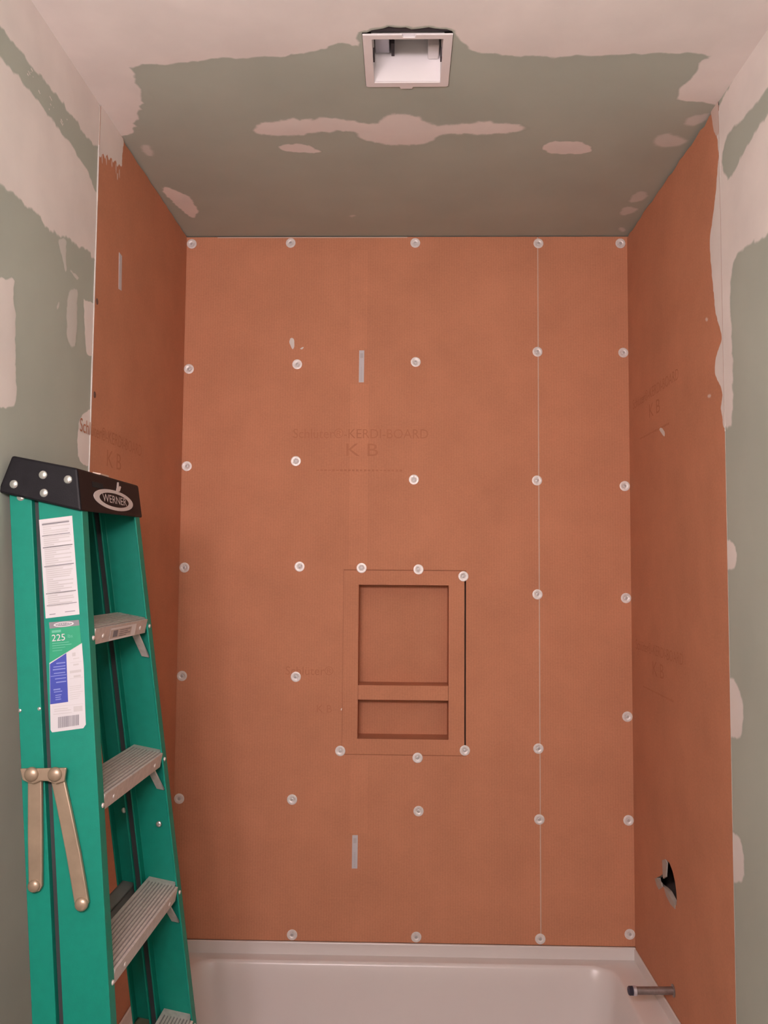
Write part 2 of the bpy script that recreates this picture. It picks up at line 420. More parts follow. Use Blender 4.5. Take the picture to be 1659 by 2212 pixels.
text_on('K B', 0.036, lambda x, y: S_BACK[0](a1+x, b1+y, 0.0004), M['ink'], back_main)

# small white bar code stickers on the boards
def sticker(S, parent, px, mark=True):
    P = flat(px, S); o = plate('bar_code_sticker', P, S, 0.0012, M['paper'], parent, lift=0.0008)
    if mark:
        (ax, az), (bx, bz), (cx, cz), (dx, dz) = P
        lerp = lambda s, t: ((ax*(1-s)+bx*s)*(1-t)+(dx*(1-s)+cx*s)*t, (az*(1-s)+bz*s)*(1-t)+(dz*(1-s)+cz*s)*t)
        mb = MB()
        q = [lerp(.22, .09), lerp(.78, .09), lerp(.78, .24), lerp(.22, .24)]; mb.add([S[0](*p, 0.001) for p in q], [(0, 1, 2, 3)])
        for k in range(9):
            t = .52+.05*k; q = [lerp(.34, t), lerp(.60, t), lerp(.60, t+.02), lerp(.34, t+.02)]; mb.add([S[0](*p, 0.001) for p in q], [(0, 1, 2, 3)])
        link_mesh('print', mb.v, mb.f, M['print_grey'], parent)
sticker(S_BACK, back_main, [(776, 757), (787, 757), (786, 826), (775, 826)])
sticker(S_BACK, back_main, [(761, 1804), (773, 1804), (772, 1876), (760, 1876)])
sticker(S_LB, left_board, [(257, 545), (263, 553), (262, 628), (256, 624)], False)
# tiny smears of compound on the boards
for px, S, par in ((((624, 737), (628, 729), (635, 731), (637, 740), (636, 752), (632, 757), (627, 748)), S_BACK, back_main),
                   (((646, 753), (655, 748), (658, 750), (653, 756)), S_BACK, back_main),
                   (((1423, 928), (1428, 921), (1437, 932), (1436, 946), (1430, 938)), S_RB, right_board),
                   (((734, 1532), (741, 1527), (738, 1538)), S_BACK, back_main)):
    mud(px, S, par, feather=0.0025, rough=0.0006, thick=0.0008, step=0.003, name='compound_smear')

# ------------------------------------------------------------------ fastening washers and screws
wm = MB(); wm.lathe((0, 0, 0), (0, -1, 0), [(0.0165, -0.0006), (0.0172, 0.0006), (0.0168, 0.0015), (0.0120, 0.0024), (0.0085, 0.0014), (0.0070, 0.0004), (0.001, 0.0004)], 22)
for k in range(6):                                                       # pressed ribs
    a = k*math.pi/3+0.3; c, s = math.cos(a), math.sin(a)
    r0, r1, hw = 0.0085, 0.0150, 0.0012
    q = [(r0*c-hw*s, -0.0012, r0*s+hw*c), (r1*c-hw*s, -0.0018, r1*s+hw*c), (r1*c+hw*s, -0.0018, r1*s-hw*c), (r0*c+hw*s, -0.0012, r0*s-hw*c)]
    wm.hexa(q + [(x, y-0.0012, z) for x, y, z in q])
sm = MB(); sm.lathe((0, 0, 0), (0, -1, 0), [(0.0052, 0.0004), (0.0052, 0.0016), (0.0040, 0.0021), (0.0018, 0.0021), (0.0012, 0.0012), (0.0003, 0.0012)], 14)
w_proto = s_proto = None
pts = [(414,527),(628,525),(897,525),(1163,526),(1340,526),(405,797),(642,787),(898,782),(1161,760),(1350,762),
       (403,1007),(639,996),(894,1036),(1160,1038),(1350,1050),(398,1226),(647,1224),(781,1227),(904,1230),(1001,1245),(1161,1284),(1355,1292),
       (388,1460),(639,1462),(1357,1548),(735,1622),(902,1637),(1004,1621),(1163,1617),(377,1725),(631,1727),(904,1752),(1165,1770),(1359,1772),
       (631,2020),(899,2026),(1167,2028),(1361,2018)]
for i, (x, y) in enumerate(pts):
    a, b = un2(x, y); a = max(-W+0.0175, min(W-0.0175, a)); b = min(b, H-0.022); b = max(b, Z0+0.019)
    par = back_strip if a > XS+0.02 else back_main
    if w_proto is None:
        w_proto = put(wm, 'fastening_washer', M['washer'], par, smooth='angle'); s_proto = put(sm, 'screw_head', M['screw'], par, smooth='angle')
        wo, so = w_proto, s_proto
    else:
        wo = w_proto.copy(); so = s_proto.copy(); C.objects.link(wo); C.objects.link(so); wo.parent = par; so.parent = par
    wo.location = so.location = (a, -0.0002, b); r = random.uniform(0, 6.28)
    wo.rotation_euler = (random.uniform(-.05, .05), r, random.uniform(-.05, .05)); so.rotation_euler = (0, r, 0)
dm = MB(); dm.lathe((0, 0, 0), (1, 0, 0), [(0.008, -0.0003), (0.008, 0.0008), (0.005, 0.0014), (0.002, 0.0006), (0.0003, 0.0006)], 14)  # screw heads in a darker brown than the others
first = None
for x, y, S, par, s in ((208, 650, S_LB, left_board, 1), (203, 852, S_LB, left_board, 1)):
    a, b = flat([(x, y)], S)[0]; o = put(dm, 'screw_head', M['dark_screw'], par, smooth=True) if first is None else first.copy()
    if first is None: first = o
    else: C.objects.link(o); o.parent = par
    o.location = (s*-W, a+0.004, b)

# ================================================================== JOINT COMPOUND
# ceiling
big = [(-100,-120),(1760,-120),(1760,20),(1700,85),(1640,160),(1575,232),(1535,228),(1500,222),(1470,220),(1455,214),(1462,196),(1480,176),(1500,150),(1512,132),(1525,121),
       (1470,117),(1400,118),(1330,122),(1280,122),(1210,126),(1150,125),(1090,122),(1060,120),(1030,115),(1005,104),(985,84),(975,60),(778,60),(781,100),(766,103),(758,97),(740,97),
       (718,100),(708,110),(690,108),(664,118),(640,121),(590,126),(520,128),(470,129),(432,132),(428,136),(400,138),(340,142),(284,145),
       (296,165),(301,183),(308,195),(312,213),(317,228),(306,226),(313,243),(300,240),(308,262),(286,262),(309,280),(290,277),(307,291),(284,287),(288,304),(272,291),(267,299)]
left_edge = [(250,300),(215,262),(185,214),(120,118),(30,-20)]
mud(big+left_edge, S_CE, ceiling, feather=0.013, rough=0.0035, thick=0.0008, step=0.012, smooth=1, clips=((0, -XD+0.0, False), (0, XD, True)))
mud([(533,286),(545,272),(560,262),(600,256),(640,252),(690,250),(740,251),(775,260),(800,265),(822,252),(850,240),(880,241),(905,248),(930,262),(960,268),(1005,262),(1050,257),(1100,262),(1140,270),(1152,279),
     (1115,288),(1080,293),(1020,294),(960,291),(945,303),(930,312),(895,317),(860,318),(810,313),(775,302),(765,290),(740,285),(690,290),(640,297),(595,297),(560,292)], S_CE, ceiling, feather=0.022, rough=0.004, thick=0.0008)
for px, mt in (([(590,318),(610,309),(650,308),(685,318),(704,329),(670,333),(620,330)], 'mud'),
               ([(1163,320),(1180,306),(1220,301),(1260,305),(1288,318),(1275,332),(1225,336),(1180,332)], 'mud'),
               ([(298,318),(310,309),(330,312),(337,328),(330,345),(312,338)], 'mud_thin'),
               ([(343,405),(355,400),(385,412),(408,420),(425,440),(432,458),(424,474),(405,468),(385,450),(360,428)], 'mud'),
               ([(1403,310),(1412,292),(1440,284),(1470,292),(1495,302),(1470,318),(1430,322)], 'mud_thin'),
               ([(1350,436),(1365,418),(1388,408),(1406,416),(1398,432),(1372,440)], 'mud_thin'),
               ([(1332,462),(1345,444),(1372,444),(1385,452),(1365,464),(1345,468)], 'mud_thin'),
               ([(1330,498),(1338,488),(1352,490),(1358,499),(1345,503)], 'mud_thin'),
               ([(1470,262),(1490,248),(1520,242),(1538,240),(1538,252),(1515,272),(1480,276)], 'mud_thin'),
               ([(742,468),(760,462),(778,466),(760,472)], 'mud_thin'),
               ([(498,262),(520,254),(540,256),(520,263)], 'mud_thin'),
               ([(316,196),(326,200),(338,216),(330,216)], 'mud_thin')):
    mud(px, S_CE, ceiling, feather=0.013, rough=0.003, thick=0.0005, mat=M[mt], step=0.006)
# left wall
cl = ((0, -D, True),)
mud([(-70,-240),(78,0),(150,114),(250,270),(250,334),(205,320),(196,312),(184,296),(172,279),(160,262),(148,247),(132,224),(118,207),(104,190),(86,170),(68,148),(50,124),(30,98),(12,78),(0,66),(-60,-20)], S_LD, wall_left,
    feather=0.012, rough=0.004, clips=cl, step=0.012)
mud([(-60,50),(0,114),(30,150),(60,186),(85,217),(110,250),(138,288),(165,326),(186,360),(200,390),(206,410),(240,444),(240,585),(203,566),(192,548),(186,545),(172,536),(160,530),(150,524),(143,516),(125,514),(108,505),(95,490),
     (84,472),(70,458),(54,447),(40,434),(20,416),(0,400),(-60,350)], S_LD, wall_left, feather=0.012, rough=0.004, clips=cl, step=0.012)
for px, f, mt in (([(-30,594),(8,596),(34,600),(30,620),(31,650),(36,685),(33,720),(36,760),(34,800),(38,840),(36,876),(20,884),(-30,886)], .008, 'mud'),
              ([(145,626),(158,621),(169,624),(168,660),(167,700),(165,745),(160,755),(143,738),(142,690)], .006, 'mud_thin'),
              ([(178,640),(186,648),(196,652),(240,654),(240,768),(190,775),(183,750),(182,700)], .006, 'mud'),
              ([(189,884),(240,845),(240,1010),(168,1010),(166,960),(168,905),(178,895)], .006, 'mud'),
              ([(124,512),(146,515),(143,545),(144,585),(140,590),(134,560),(128,540)], .004, 'mud_thin'),
              ([(148,578),(160,586),(172,600),(168,606),(156,596)], .003, 'mud_thin'),
              ([(124,652),(129,650),(127,668),(122,667)], .002, 'mud_thin')):
    mud(px, S_LD, wall_left, feather=f, rough=0.002, clips=cl, mat=M[mt])
for k in range(16):                                                      # trowel scuffs in the bare band
    t = random.uniform(0.1, 0.8); x = 20+t*150+random.uniform(-6, 14); y = 105+t*205+random.uniform(-8, 8); l = random.uniform(8, 20)
    mud([(x, y), (x+2, y-1), (x+l*.55, y+l*.9), (x+l*.5, y+l)], S_LD, wall_left, feather=0.0022, rough=0.001, thick=0.0005, clips=cl, step=0.004)
# brushed compound running down over the top of the left board
mud([(212,205),(245,258),(266,296),(268,310),(264,334),(265,352),(261,371),(257,352),(253,366),(249,345),(244,358),(240,338),(235,352),(231,333),(227,350),(222,330),(218,345),(208,330),(206,250)], S_LB, left_board,
    feather=0.006, rough=0.002, clips=((0, -D, False),), step=0.005, smooth=1)
for x, y, l in ((240,352,14),(249,360,20),(256,372,16),(228,345,14),(219,340,16),(252,380,12)):
    mud([(x, y-8), (x+3, y-8), (x+3, y+l*.6), (x+2, y+l), (x, y+l*.5)], S_LB, left_board, feather=0.003, rough=0.001, thick=0.0006, mat=M['mud_thin'], step=0.004)
# right wall
cr = ((0, -D, True),)
strip = [(1548,232),(1545,262),(1549,300),(1552,340),(1547,400),(1541,460),(1536,490),(1532,520),(1535,570),(1540,620),(1545,680),(1556,715),(1560,735),(1548,760),(1543,790),(1545,815),(1556,835),(1561,855),(1556,880),(1560,905),(1562,926),
         (1572,929),(1584,926),(1586,860),(1585,790),(1583,720),(1580,650),(1580,600)]
top = [(1592,552),(1612,540),(1635,528),(1659,514),(1760,470),(1760,110),(1659,236),(1625,290),(1600,335),(1585,366),(1574,384),(1564,360),(1562,335),(1570,300),(1585,282),(1610,258),(1635,228),(1659,198),(1760,60),(1760,-120),(1690,-10),(1610,115)]
mud(strip+top, S_RD, wall_right, feather=0.016, rough=0.003, clips=cr, step=0.010)
mud(strip+[(1600,560),(1610,240)], S_RB, right_board, feather=0.006, rough=0.0015, clips=((0, -D, False),), step=0.008)
mud([(1528,196),(1580,180),(1580,300),(1545,300),(1538,262)], S_RB, right_board, feather=0.003, rough=0.001, clips=((0, -D, False),), mat=M['mud_thin'])
for px in ([(1535,1162),(1578,1160),(1587,1168),(1592,1185),(1594,1205),(1592,1225),(1586,1236),(1535,1238)],
           [(1535,1458),(1580,1458),(1592,1470),(1602,1495),(1608,1525),(1608,1570),(1602,1600),(1585,1600),(1535,1590)],
           [(1535,1788),(1587,1790),(1600,1808),(1608,1835),(1611,1870),(1608,1908),(1597,1914),(1535,1905)]):
    mud(px, S_RD, wall_right, feather=0.014, rough=0.002, clips=cr, step=0.007)
for x, y in ((1527, 690), (1532, 855)):
    mud([(x-6, y), (x, y-8), (x+7, y), (x, y+9)], S_RB, right_board, feather=0.006, rough=0.001, thick=0.0005, mat=M['mud_thin'], step=0.004)

# ================================================================== NICHE
ncx, ncz = (nx0+nx1)/2, (nz0+nz1)/2
niche = empty('shower_niche', (ncx, 0, nz0), 'orange recessed shower niche with a shelf, set into the back wall above the tub', 'niche')
ux0, uz1 = un2(775, 1263); ux1, uz0 = un2(969, 1482)
lz1 = un2(870, 1513)[1]; lz0 = un2(870, 1597)[1]
plate('niche_panel', rect(nx0, nz0, nx1, nz1), S_BACK, T, M['board'], niche, holes=[rect(ux0, lz0, ux1, uz1)], lift=-0.0005, edge_mat=M['board'])
ND = 0.088
for q in ((nx0-.001, nz1-.001, nx1+.005, nz1+.0034), (nx0-.001, nz0-.0022, nx1+.005, nz0+.001), (nx0-.001, nz0, nx0+.0005, nz1)):
    plate('joint_filler', rect(*q), S_BACK, 0.006, M['filler'], niche, lift=-0.0022)
def recess(name, x0, z0, x1, z1):
    t = 0.008; mb = MB(); y0, y1 = T, ND
    mb.box((x0-t, y1, z0-t), (x1+t, y1+t, z1+t))                         # back
    mb.box((x0-t, y0, z0-t), (x0, y1, z1+t)); mb.box((x1, y0, z0-t), (x1+t, y1, z1+t))
    mb.box((x0, y0, z1), (x1, y1, z1+t)); mb.box((x0, y0, z0-t), (x1, y1, z0))
    put(mb, name, M['board'], niche)
recess('niche_box', ux0, lz0, ux1, uz1)
mb = MB(); mb.box((ux0+0.0003, 0.0015, lz1), (ux1-0.0003, ND, uz0)); put(mb, 'niche_shelf', M['board'], niche, bevel=0.002)

# ================================================================== BATHTUB
tub = empty('bathtub', (0, -0.395, 0), 'white alcove bathtub along the foot of the orange back wall', 'bathtub')
def rrect(x0, y0, x1, y1, r, z, n=7):
    P = []
    for cx, cy, a in ((x1-r, y1-r, 0), (x0+r, y1-r, 90), (x0+r, y0+r, 180), (x1-r, y0+r, 270)):
        for i in range(n):
            t = math.radians(a+90*i/(n-1)); P.append((cx+r*math.cos(t), cy+r*math.sin(t), z))
    return P
X = W-0.0005; ZD = 0.331
rings = [rrect(-X, -0.79, X, -0.0005, 0.004, ZD-0.10), rrect(-X, -0.79, X, -0.0005, 0.004, ZD-0.008), rrect(-X+.002, -0.788, X-.002, -0.003, 0.006, ZD-0.001), rrect(-X+.008, -0.782, X-.008, -0.008, 0.008, ZD)]
def inner(dx, dyb, dyf, r, z): return rrect(-X+dx, -0.79+dyf, X-dx, -dyb, r, z)
rings += [inner(.080, .052, .075, .07, ZD+0.0005), inner(.086, .056, .080, .072, ZD-0.003), inner(.090, .060, .085, .075, ZD-0.010),
          inner(.100, .066, .092, .085, ZD-0.06), inner(.115, .078, .100, .10, ZD-0.16), inner(.13, .092, .11, .11, ZD-0.24), inner(.16, .12, .14, .11, ZD-0.275), inner(.25, .2, .22, .09, ZD-0.283)]
mb = MB(); mb.loft(rings, cap=False); n = len(rings[0]); mb.f.append(tuple(range((len(rings)-1)*n, len(rings)*n)))
put(mb, 'tub_shell', M['tub'], tub, smooth='angle')
mb = MB(); mb.box((-X, -0.789, 0.0), (X, -0.765, ZD-0.006)); put(mb, 'apron', M['tub'], tub, bevel=0.004)
mb = MB()
mb.box((-X, -0.010, ZD-0.004), (X, -0.0006, Z0)); put(mb, 'tiling_flange', M['tub'], tub, bevel=0.003)
for s in (-1, 1):
    mb = MB(); x0, x1 = sorted((s*X, s*(X-0.006))); mb.box((x0, -0.785, ZD-0.004), (x1, -0.010, Z0-0.003)); put(mb, 'tiling_flange', M['tub'], tub, bevel=0.002)
mb = MB(); mb.lathe((0.45, -0.40, ZD-0.284), (0, 0, 1), [(0.034, 0), (0.034, 0.003), (0.026, 0.004), (0.022, 0.0015), (0.001, 0.0015)], 24); put(mb, 'drain', M['pipe_ring'], tub, smooth='angle')

# ================================================================== TUB SPOUT PIPE
pw = un(1455, 2140, 0, W); pe = un(1360, 2140, 1, pw.y)
pipe = empty('spout_pipe', (W, pw.y, pw.z), 'short dull metal spout pipe stub sticking out of the right wall above the tub', 'pipe')
dx = (pe-pw).normalized()
mb = MB(); mb.tube(pw-dx*0.09, pe-dx*0.0, 0.0105, 24); put(mb, 'pipe_body', M['pipe'], pipe, smooth='angle')
mb = MB(); mb.lathe(pe, dx, [(0.0118, -0.019), (0.0135, -0.018), (0.0135, -0.010), (0.0118, -0.009)], 24); put(mb, 'pipe_collar', M['pipe_ring'], pipe, smooth='angle')
mb = MB(); prof = [(0.0112, -0.009)]
for k in range(5): prof += [(0.0126, -0.008+k*0.0022), (0.0112, -0.0069+k*0.0022)]
prof += [(0.0100, 0.004), (0.006, 0.0042), (0.006, -0.004), (0.0005, -0.004)]
mb.lathe(pe, dx, prof, 24); put(mb, 'threaded_end', M['pipe_end'], pipe, smooth='angle')
mb = MB(); mb.lathe(pw, dx, [(0.017, 0.0002), (0.017, 0.002), (0.0115, 0.003)], 24); put(mb, 'wall_collar', M['pipe'], pipe, smooth='angle')

# ================================================================== CEILING FAN HOUSING
fan = empty('fan_housing', (0, -1.01, H), 'white square fan housing without its grille, recessed in the ceiling', 'ceiling fan')
fx0, fx1, fy0, fy1 = -0.0975, 0.0975, -1.104, -0.906
ix0, ix1, iy0, iy1 = fx0+0.020, fx1-0.020, fy0+0.018, fy1-0.018
v = [(fx0, fy0), (fx1, fy0), (fx1, fy1), (fx0, fy1)]
plate('flange', [(fx0, fy0+.003), (-0.012, fy0+.003), (-0.010, fy0+.012), (0.016, fy0+.012), (0.018, fy0+.003), (fx1, fy0+.003), (fx1, fy1-.004), (fx1-.004, fy1), (0.014, fy1), (0.012, fy1+.007), (-0.016, fy1+.007), (-0.018, fy1), (fx0+.004, fy1), (fx0, fy1-.004)],
      S_CE, 0.004, M['fanwhite'], fan, holes=[rect(ix0, iy0, ix1, iy1)], lift=0.004, bevel=0.001)
fh = 0.105; zt = H+fh
def wallbox(a, b, name, m, **k): q = MB(); q.box(a, b); return put(q, name, M[m], fan, **k)
wallbox((ix0-.002, iy1, H), (ix1+.002, iy1+.002, zt), 'housing_wall', 'fanlit')  # far wall catches the light: brightness put into a lighter white
wallbox((ix0-.002, iy0-.002, H), (ix1+.002, iy0, zt), 'housing_wall', 'fanwhite')
wallbox((ix0-.002, iy0, H), (ix0, iy1, zt), 'housing_wall', 'fanwhite')
wallbox((ix1, iy0, H), (ix1+.002, iy1, zt), 'housing_wall', 'fanwhite')
wallbox((ix0-.002, iy0-.002, zt), (ix1+.002, iy1+.002, zt+.002), 'housing_top', 'fangrey')  # shade at the top of the box put in as grey
wallbox((ix0+.002, iy1-.060, H+.066), (ix0+.036, iy1-.004, zt), 'junction_box', 'fangrey', bevel=0.002)
wallbox((ix0+.040, iy1-.050, H+.060), (ix0+.047, iy1-.002, zt), 'bracket', 'fandark')
wallbox((ix1-.030, iy1-.055, H+.050), (ix1-.004, iy1-.004, zt), 'wire_connector', 'fanwhite', bevel=0.003)
for s in (-1, 1):
    x = ix0 if s < 0 else ix1
    a, b = sorted((x, x-s*0.003)); wallbox((a, iy0+.074, H+.004), (b, iy0+.094, H+.026), 'grille_clip_slot', 'fandark')
# dark sheet above the gap of the drywall opening, shade put into its colour
wallbox((fx0-.002, -1.127, H+.004), (fx1+.002, fy0+.004, H+.012), 'mounting_gap_shade', 'fandark')

# ================================================================== STEP LADDER
LX, LY, LZ = -0.58144, -1.098, 1.48123
YW, TI, RO = -0.01995, 0.17886, -0.00344
W1, TP, TA, S = 0.30268, 0.04355, 0.30561, 0.289
R3 = (Matrix.Rotation(YW, 3, 'Z') @ Matrix.Rotation(RO, 3, 'X') @ Matrix.Rotation(TI, 3, 'Y'))
def L(u, v, wv): return Vector((LX, LY, LZ)) + R3 @ Vector((u, v, wv))
def half(wv): return W1/2+TP/2*(-wv/S)                  # inside half width
def uf(wv): return -wv*TA                               # nose line
FLG = 0.028
def outer(wv): return half(wv)+FLG
base = L(uf(-1.43)-0.07, 0, -1.43)
lad = empty('step_ladder', (base.x, base.y, 0.0), 'folded green fibreglass step ladder with black top cap leaning on the left wall', 'ladder')
def floor_w(u0):                                         # w where the rail reaches the floor
    wv = -1.43
    for _ in range(20):
        z = L(u0+uf(wv), 0, wv).z; wv -= (z-0.022)/1.0
    return wv
def rail(name, e, ua, ub, wtop):
    wb = floor_w((ua+ub)/2); mb = MB(); t = 0.004; R = []
    for wv in (wtop, wb):
        o = outer(wv); f = uf(wv)
        prof = [(ua, o), (ub, o), (ub, o-FLG), (ub-t, o-FLG), (ub-t, o-t), (ua+t, o-t), (ua+t, o-FLG), (ua, o-FLG)]
        R.append([L(f+u, e*v, wv) for u, v in prof])
    mb.loft(R, cap=False); mb.f += [(0, 1, 4, 5), (1, 2, 3, 4), (0, 5, 6, 7), (8, 9, 12, 13), (9, 10, 11, 12), (8, 13, 14, 15)]
    o = put(mb, name, M['green'], lad, bevel=0.0012)
    if name == 'rear_rail':                                              # dark strip added between the rails, the gap's shade put into its colour
        R = []; gs = MB()
        for wv in (wtop, wb+.03):
            oo = outer(wv); f = uf(wv)
            R.append([L(f+u, e*v, wv) for u, v in ((ub-.0005, oo-.014), (FU0+.0005, oo-.014), (FU0+.0005, oo-.020), (ub-.0005, oo-.020))])
        gs.loft(R); put(gs, 'gap_shade_strip', M['strip'], o)
    # rubber foot
    fb = MB(); R = []
    for wv, g in ((wb+0.05, 0.003), (wb, 0.004)):
        oo = outer(wv)+g; f = uf(wv)
        R.append([L(f+u, e*v, wv) for u, v in ((ua-g, oo), (ub+g, oo), (ub+g, oo-FLG-2*g), (ua-g, oo-FLG-2*g))])
    R.append([Vector((p.x, p.y, 0.0)) for p in R[-1]])
    fb.loft(R); put(fb, 'foot', M['rubber'], o)
    return o
FU0, RU1, RU0 = -0.087, -0.100, -0.144
rails = {}
for e in (-1, 1):
    rails[('f', e)] = rail('front_rail', e, FU0, 0.0, 0.240)
    rails[('r', e)] = rail('rear_rail', e, RU0, RU1, 0.232)
# top cap
ct, cb, cv = 0.291, 0.213, 0.173
capring = lambda wv, a, b, h, dw=0.0: [L(a, -h, wv+dw), L(b, -h, wv-dw*0), L(b, h, wv), L(a, h, wv)]
mb = MB()
mb.hexa([L(-.228, -cv-.003, cb+.006), L(-.062, -cv-.003, cb), L(-.0647, cv+.003, cb+.008), L(-.228, cv+.003, cb+.006),
         L(-.217, -cv, ct+.001), L(-.088, -cv, ct), L(-.088, cv, ct+.001), L(-.217, cv, ct+.002)])
cap = put(mb, 'top_cap', M['black'], lad, bevel=0.004)
capN = (R3 @ Vector((0, 1, 0)))
def dome(c, n, r, parent, name='rivet', mat='rivet', h=0.45):
    q = MB(); q.lathe(c, n, [(r, -0.002)] + [(r*math.cos(a), r*h*math.sin(a)+0.0006) for a in (0.0, .35, .7, 1.05, 1.35)] + [(0.0002, r*h+0.0006)], 18)
    return put(q, name, M[mat], parent, smooth=True)
def on_cap(px, py): return unp(px, py, L(0, -cv-.0015, .25), capN)
for x, y in ((93, 1026), (147, 1036), (30, 1046), (95, 1065)): dome(on_cap(x, y), -capN, 0.0085, cap)
# near outer face of the rails
def webpt(px, py, off=0.0):
    p0 = L(0, -outer(0)-off, 0); p1 = L(0, -outer(-1)-off, -1)
    n = (p1-p0).cross(R3 @ Vector((1, 0, 0))).normalized()
    return unp(px, py, p0, n)
_p0, _p1 = L(0, -outer(0), 0), L(0, -outer(-1), -1)
WN = (_p1-_p0).cross(R3 @ Vector((1, 0, 0))).normalized()
if WN.y > 0: WN = -WN
dome(webpt(45, 1074), WN, 0.008, rails[('r', -1)])
for x, y in ((43, 1535), (85, 1531)): dome(webpt(x, y), WN, 0.0035, rails[('r', -1)] if x < 60 else rails[('r', -1)])
# cap front: slot, logo
q0, q1 = L(-.088, 0, ct), L(-.062, 0, cb)
CN = (R3 @ Vector((0, 1, 0))).cross(q1-q0).normalized()
if CN.x < 0: CN = -CN
VA = R3 @ Vector((0, 1, 0)); WA = (q0-q1).normalized()
def on_front(px, py, off=0.0): return unp(px, py, q0+CN*off, CN)
def fplate(ring, n, t, name, mat, parent, lift=0.0):
    q = MB(); q.prism([Vector(p)+n*lift for p in ring], -n*t); return put(q, name, M[mat], parent)
fplate([on_front(*p) for p in ((198,1040),(221,1046),(222,1056),(200,1052))], CN, 0.002, 'tool_slot', 'slot', cap, 0.0006)  # thin dark plate, the slot's inner shade put into its colour
lc = on_front(247, 1081)
def ell(c, a, b, n=40): return [c+VA*(a*math.cos(2*math.pi*i/n))+WA*(b*math.sin(2*math.pi*i/n)) for i in range(n)]
fplate(ell(lc, 0.112, 0.0215), CN, 0.002, 'logo_oval', 'logo', cap, 0.0008)
fplate(ell(lc, 0.083, 0.0145), CN, 0.002, 'logo_field', 'black', cap, 0.0012)
text_on('WERNER', 0.0235, lambda x, y: lc+VA*x*1.0+WA*y+CN*0.0016, M['logo'], cap, 'logo_text', stretch=1.45)
fplate([on_front(*p) for p in ((250,1062),(258,1062),(261,1052),(258,1050),(256,1054),(256,1042),(253,1042),(252,1053))], CN, 0.002, 'logo_mark', 'logo', cap, 0.0008)
fplate([L(-.093, -.045, ct+.003), L(-.093, .0, ct+.003), L(-.110, .0, ct+.003), L(-.110, -.045, ct+.003)], R3 @ Vector((0, 0, 1)), 0.003, 'sticker_scrap', 'bead', cap, 0.001)
# steps
def step(k):
    wv = -(k-1)*S; f = uf(wv); h = half(wv); hw = h+FLG-0.005
    mb = MB(); d = 0.073; hh = 0.031; t = 0.0035
    def bx(u0, u1, v0, v1, w0, w1):
        mb.hexa([L(f+u0, v0, wv+w0), L(f+u1, v0, wv+w0), L(f+u1, v1, wv+w0), L(f+u0, v1, wv+w0), L(f+u0, v0, wv+w1), L(f+u1, v0, wv+w1), L(f+u1, v1, wv+w1), L(f+u0, v1, wv+w1)])
    bx(-d, -.0065, -hw, hw, -t, 0); bx(-.0065, .002, -h+.001, h-.001, -t, 0)
    bx(-.0015, .002, -h+.001, h-.001, -hh, -t); bx(-d, -d+.003, -hw+.002, hw-.002, -hh, -t)
    o = put(mb, 'step', M['alu'], lad)
    mb = MB(); n = 9
    for i in range(n):
        a = -d+.004+i*(d-.006)/n; hi = 0.0017 if i % 3 else 0.0024; bx(a, a+(d-.006)/n*0.55, -h+.002, h-.002, -.0005, hi)
    put(mb, 'tread_ribs', M['alu'], o)
    mb = MB()
    for i in range(n):
        a = -d+.004+(i+.62)*(d-.006)/n; bx(a, a+(d-.006)/n*0.3, -h+.003, h-.003, -.001, .0003)
    put(mb, 'tread_grooves', M['alu_dark'], o)
    nose = (R3 @ Vector((1, 0, 0)))
    for v in (-h*0.70, h*0.72): dome(L(f+.002, v, wv-.017), nose, 0.0045, o, mat='alu')
    for e in (-1, 1):                                                    # diagonal braces to the rails
        hv = half(wv-.085); a0, a1 = f-.022, f-.005
        p = [L(a0, e*(h-.022), wv-.030), L(a1, e*(h-.022), wv-.030), L(a1+.020, e*(hv+FLG-.008), wv-.085), L(a0+.020, e*(hv+FLG-.008), wv-.085)]
        mb = MB(); mb.prism(p, (R3 @ Vector((0, e*1.0, 0.6))).normalized()*-0.004); put(mb, 'step_brace', M['alu'], o)
    return o
steps = [step(k) for k in range(1, 6)]
# sticker on the first step
def stp(v, wv): return L(0.0025, v, wv)
nose = (R3 @ Vector((1, 0, 0)))
fplate([stp(-.070, -.030), stp(.078, -.030), stp(.078, -.005), stp(-.070, -.005)], nose, 0.0005, 'step_sticker', 'alu', steps[0], 0.0004)
st = MB()
for v0, v1, w0, w1 in ((-.070, .078, -.0085, -.005), (-.070, .078, -.030, -.0265), (.050, .078, -.0265, -.0085)):
    st.add([stp(v0, w0)+nose*.0007, stp(v1, w0)+nose*.0007, stp(v1, w1)+nose*.0007, stp(v0, w1)+nose*.0007], [(0, 1, 2, 3)])
put(st, 'sticker_border', M['fanwhite'], steps[0])
st = MB()
for v0, v1, w0, w1 in ((-.055, -.030, -.024, -.0105), (-.020, .044, -.0125, -.011), (-.020, .030, -.0165, -.015), (-.020, .044, -.0205, -.019), (-.020, .020, -.0245, -.023)):
    st.add([stp(v0, w0)+nose*.0008, stp(v1, w0)+nose*.0008, stp(v1, w1)+nose*.0008, stp(v0, w1)+nose*.0008], [(0, 1, 2, 3)])
put(st, 'sticker_print', M['print_dark'], steps[0])
# rear braces between the back rails
for wr in (-0.60, -0.90, -1.17):
    f = uf(wr); h = outer(wr)-.005; mb = MB()
    for u0, u1, w0, w1 in ((RU0+.006, RU1-.006, -.003, 0), (RU1-.009, RU1-.006, -.026, 0), (RU0+.006, RU0+.009, -.026, 0)):
        mb.hexa([L(f+u, v, wr+ww) for ww in (w0, w1) for u, v in ((u0, -h), (u1, -h), (u1, h), (u0, h))])
    put(mb, 'rear_brace', M['alu_dark'] if wr > -0.7 else M['zinc'], lad)
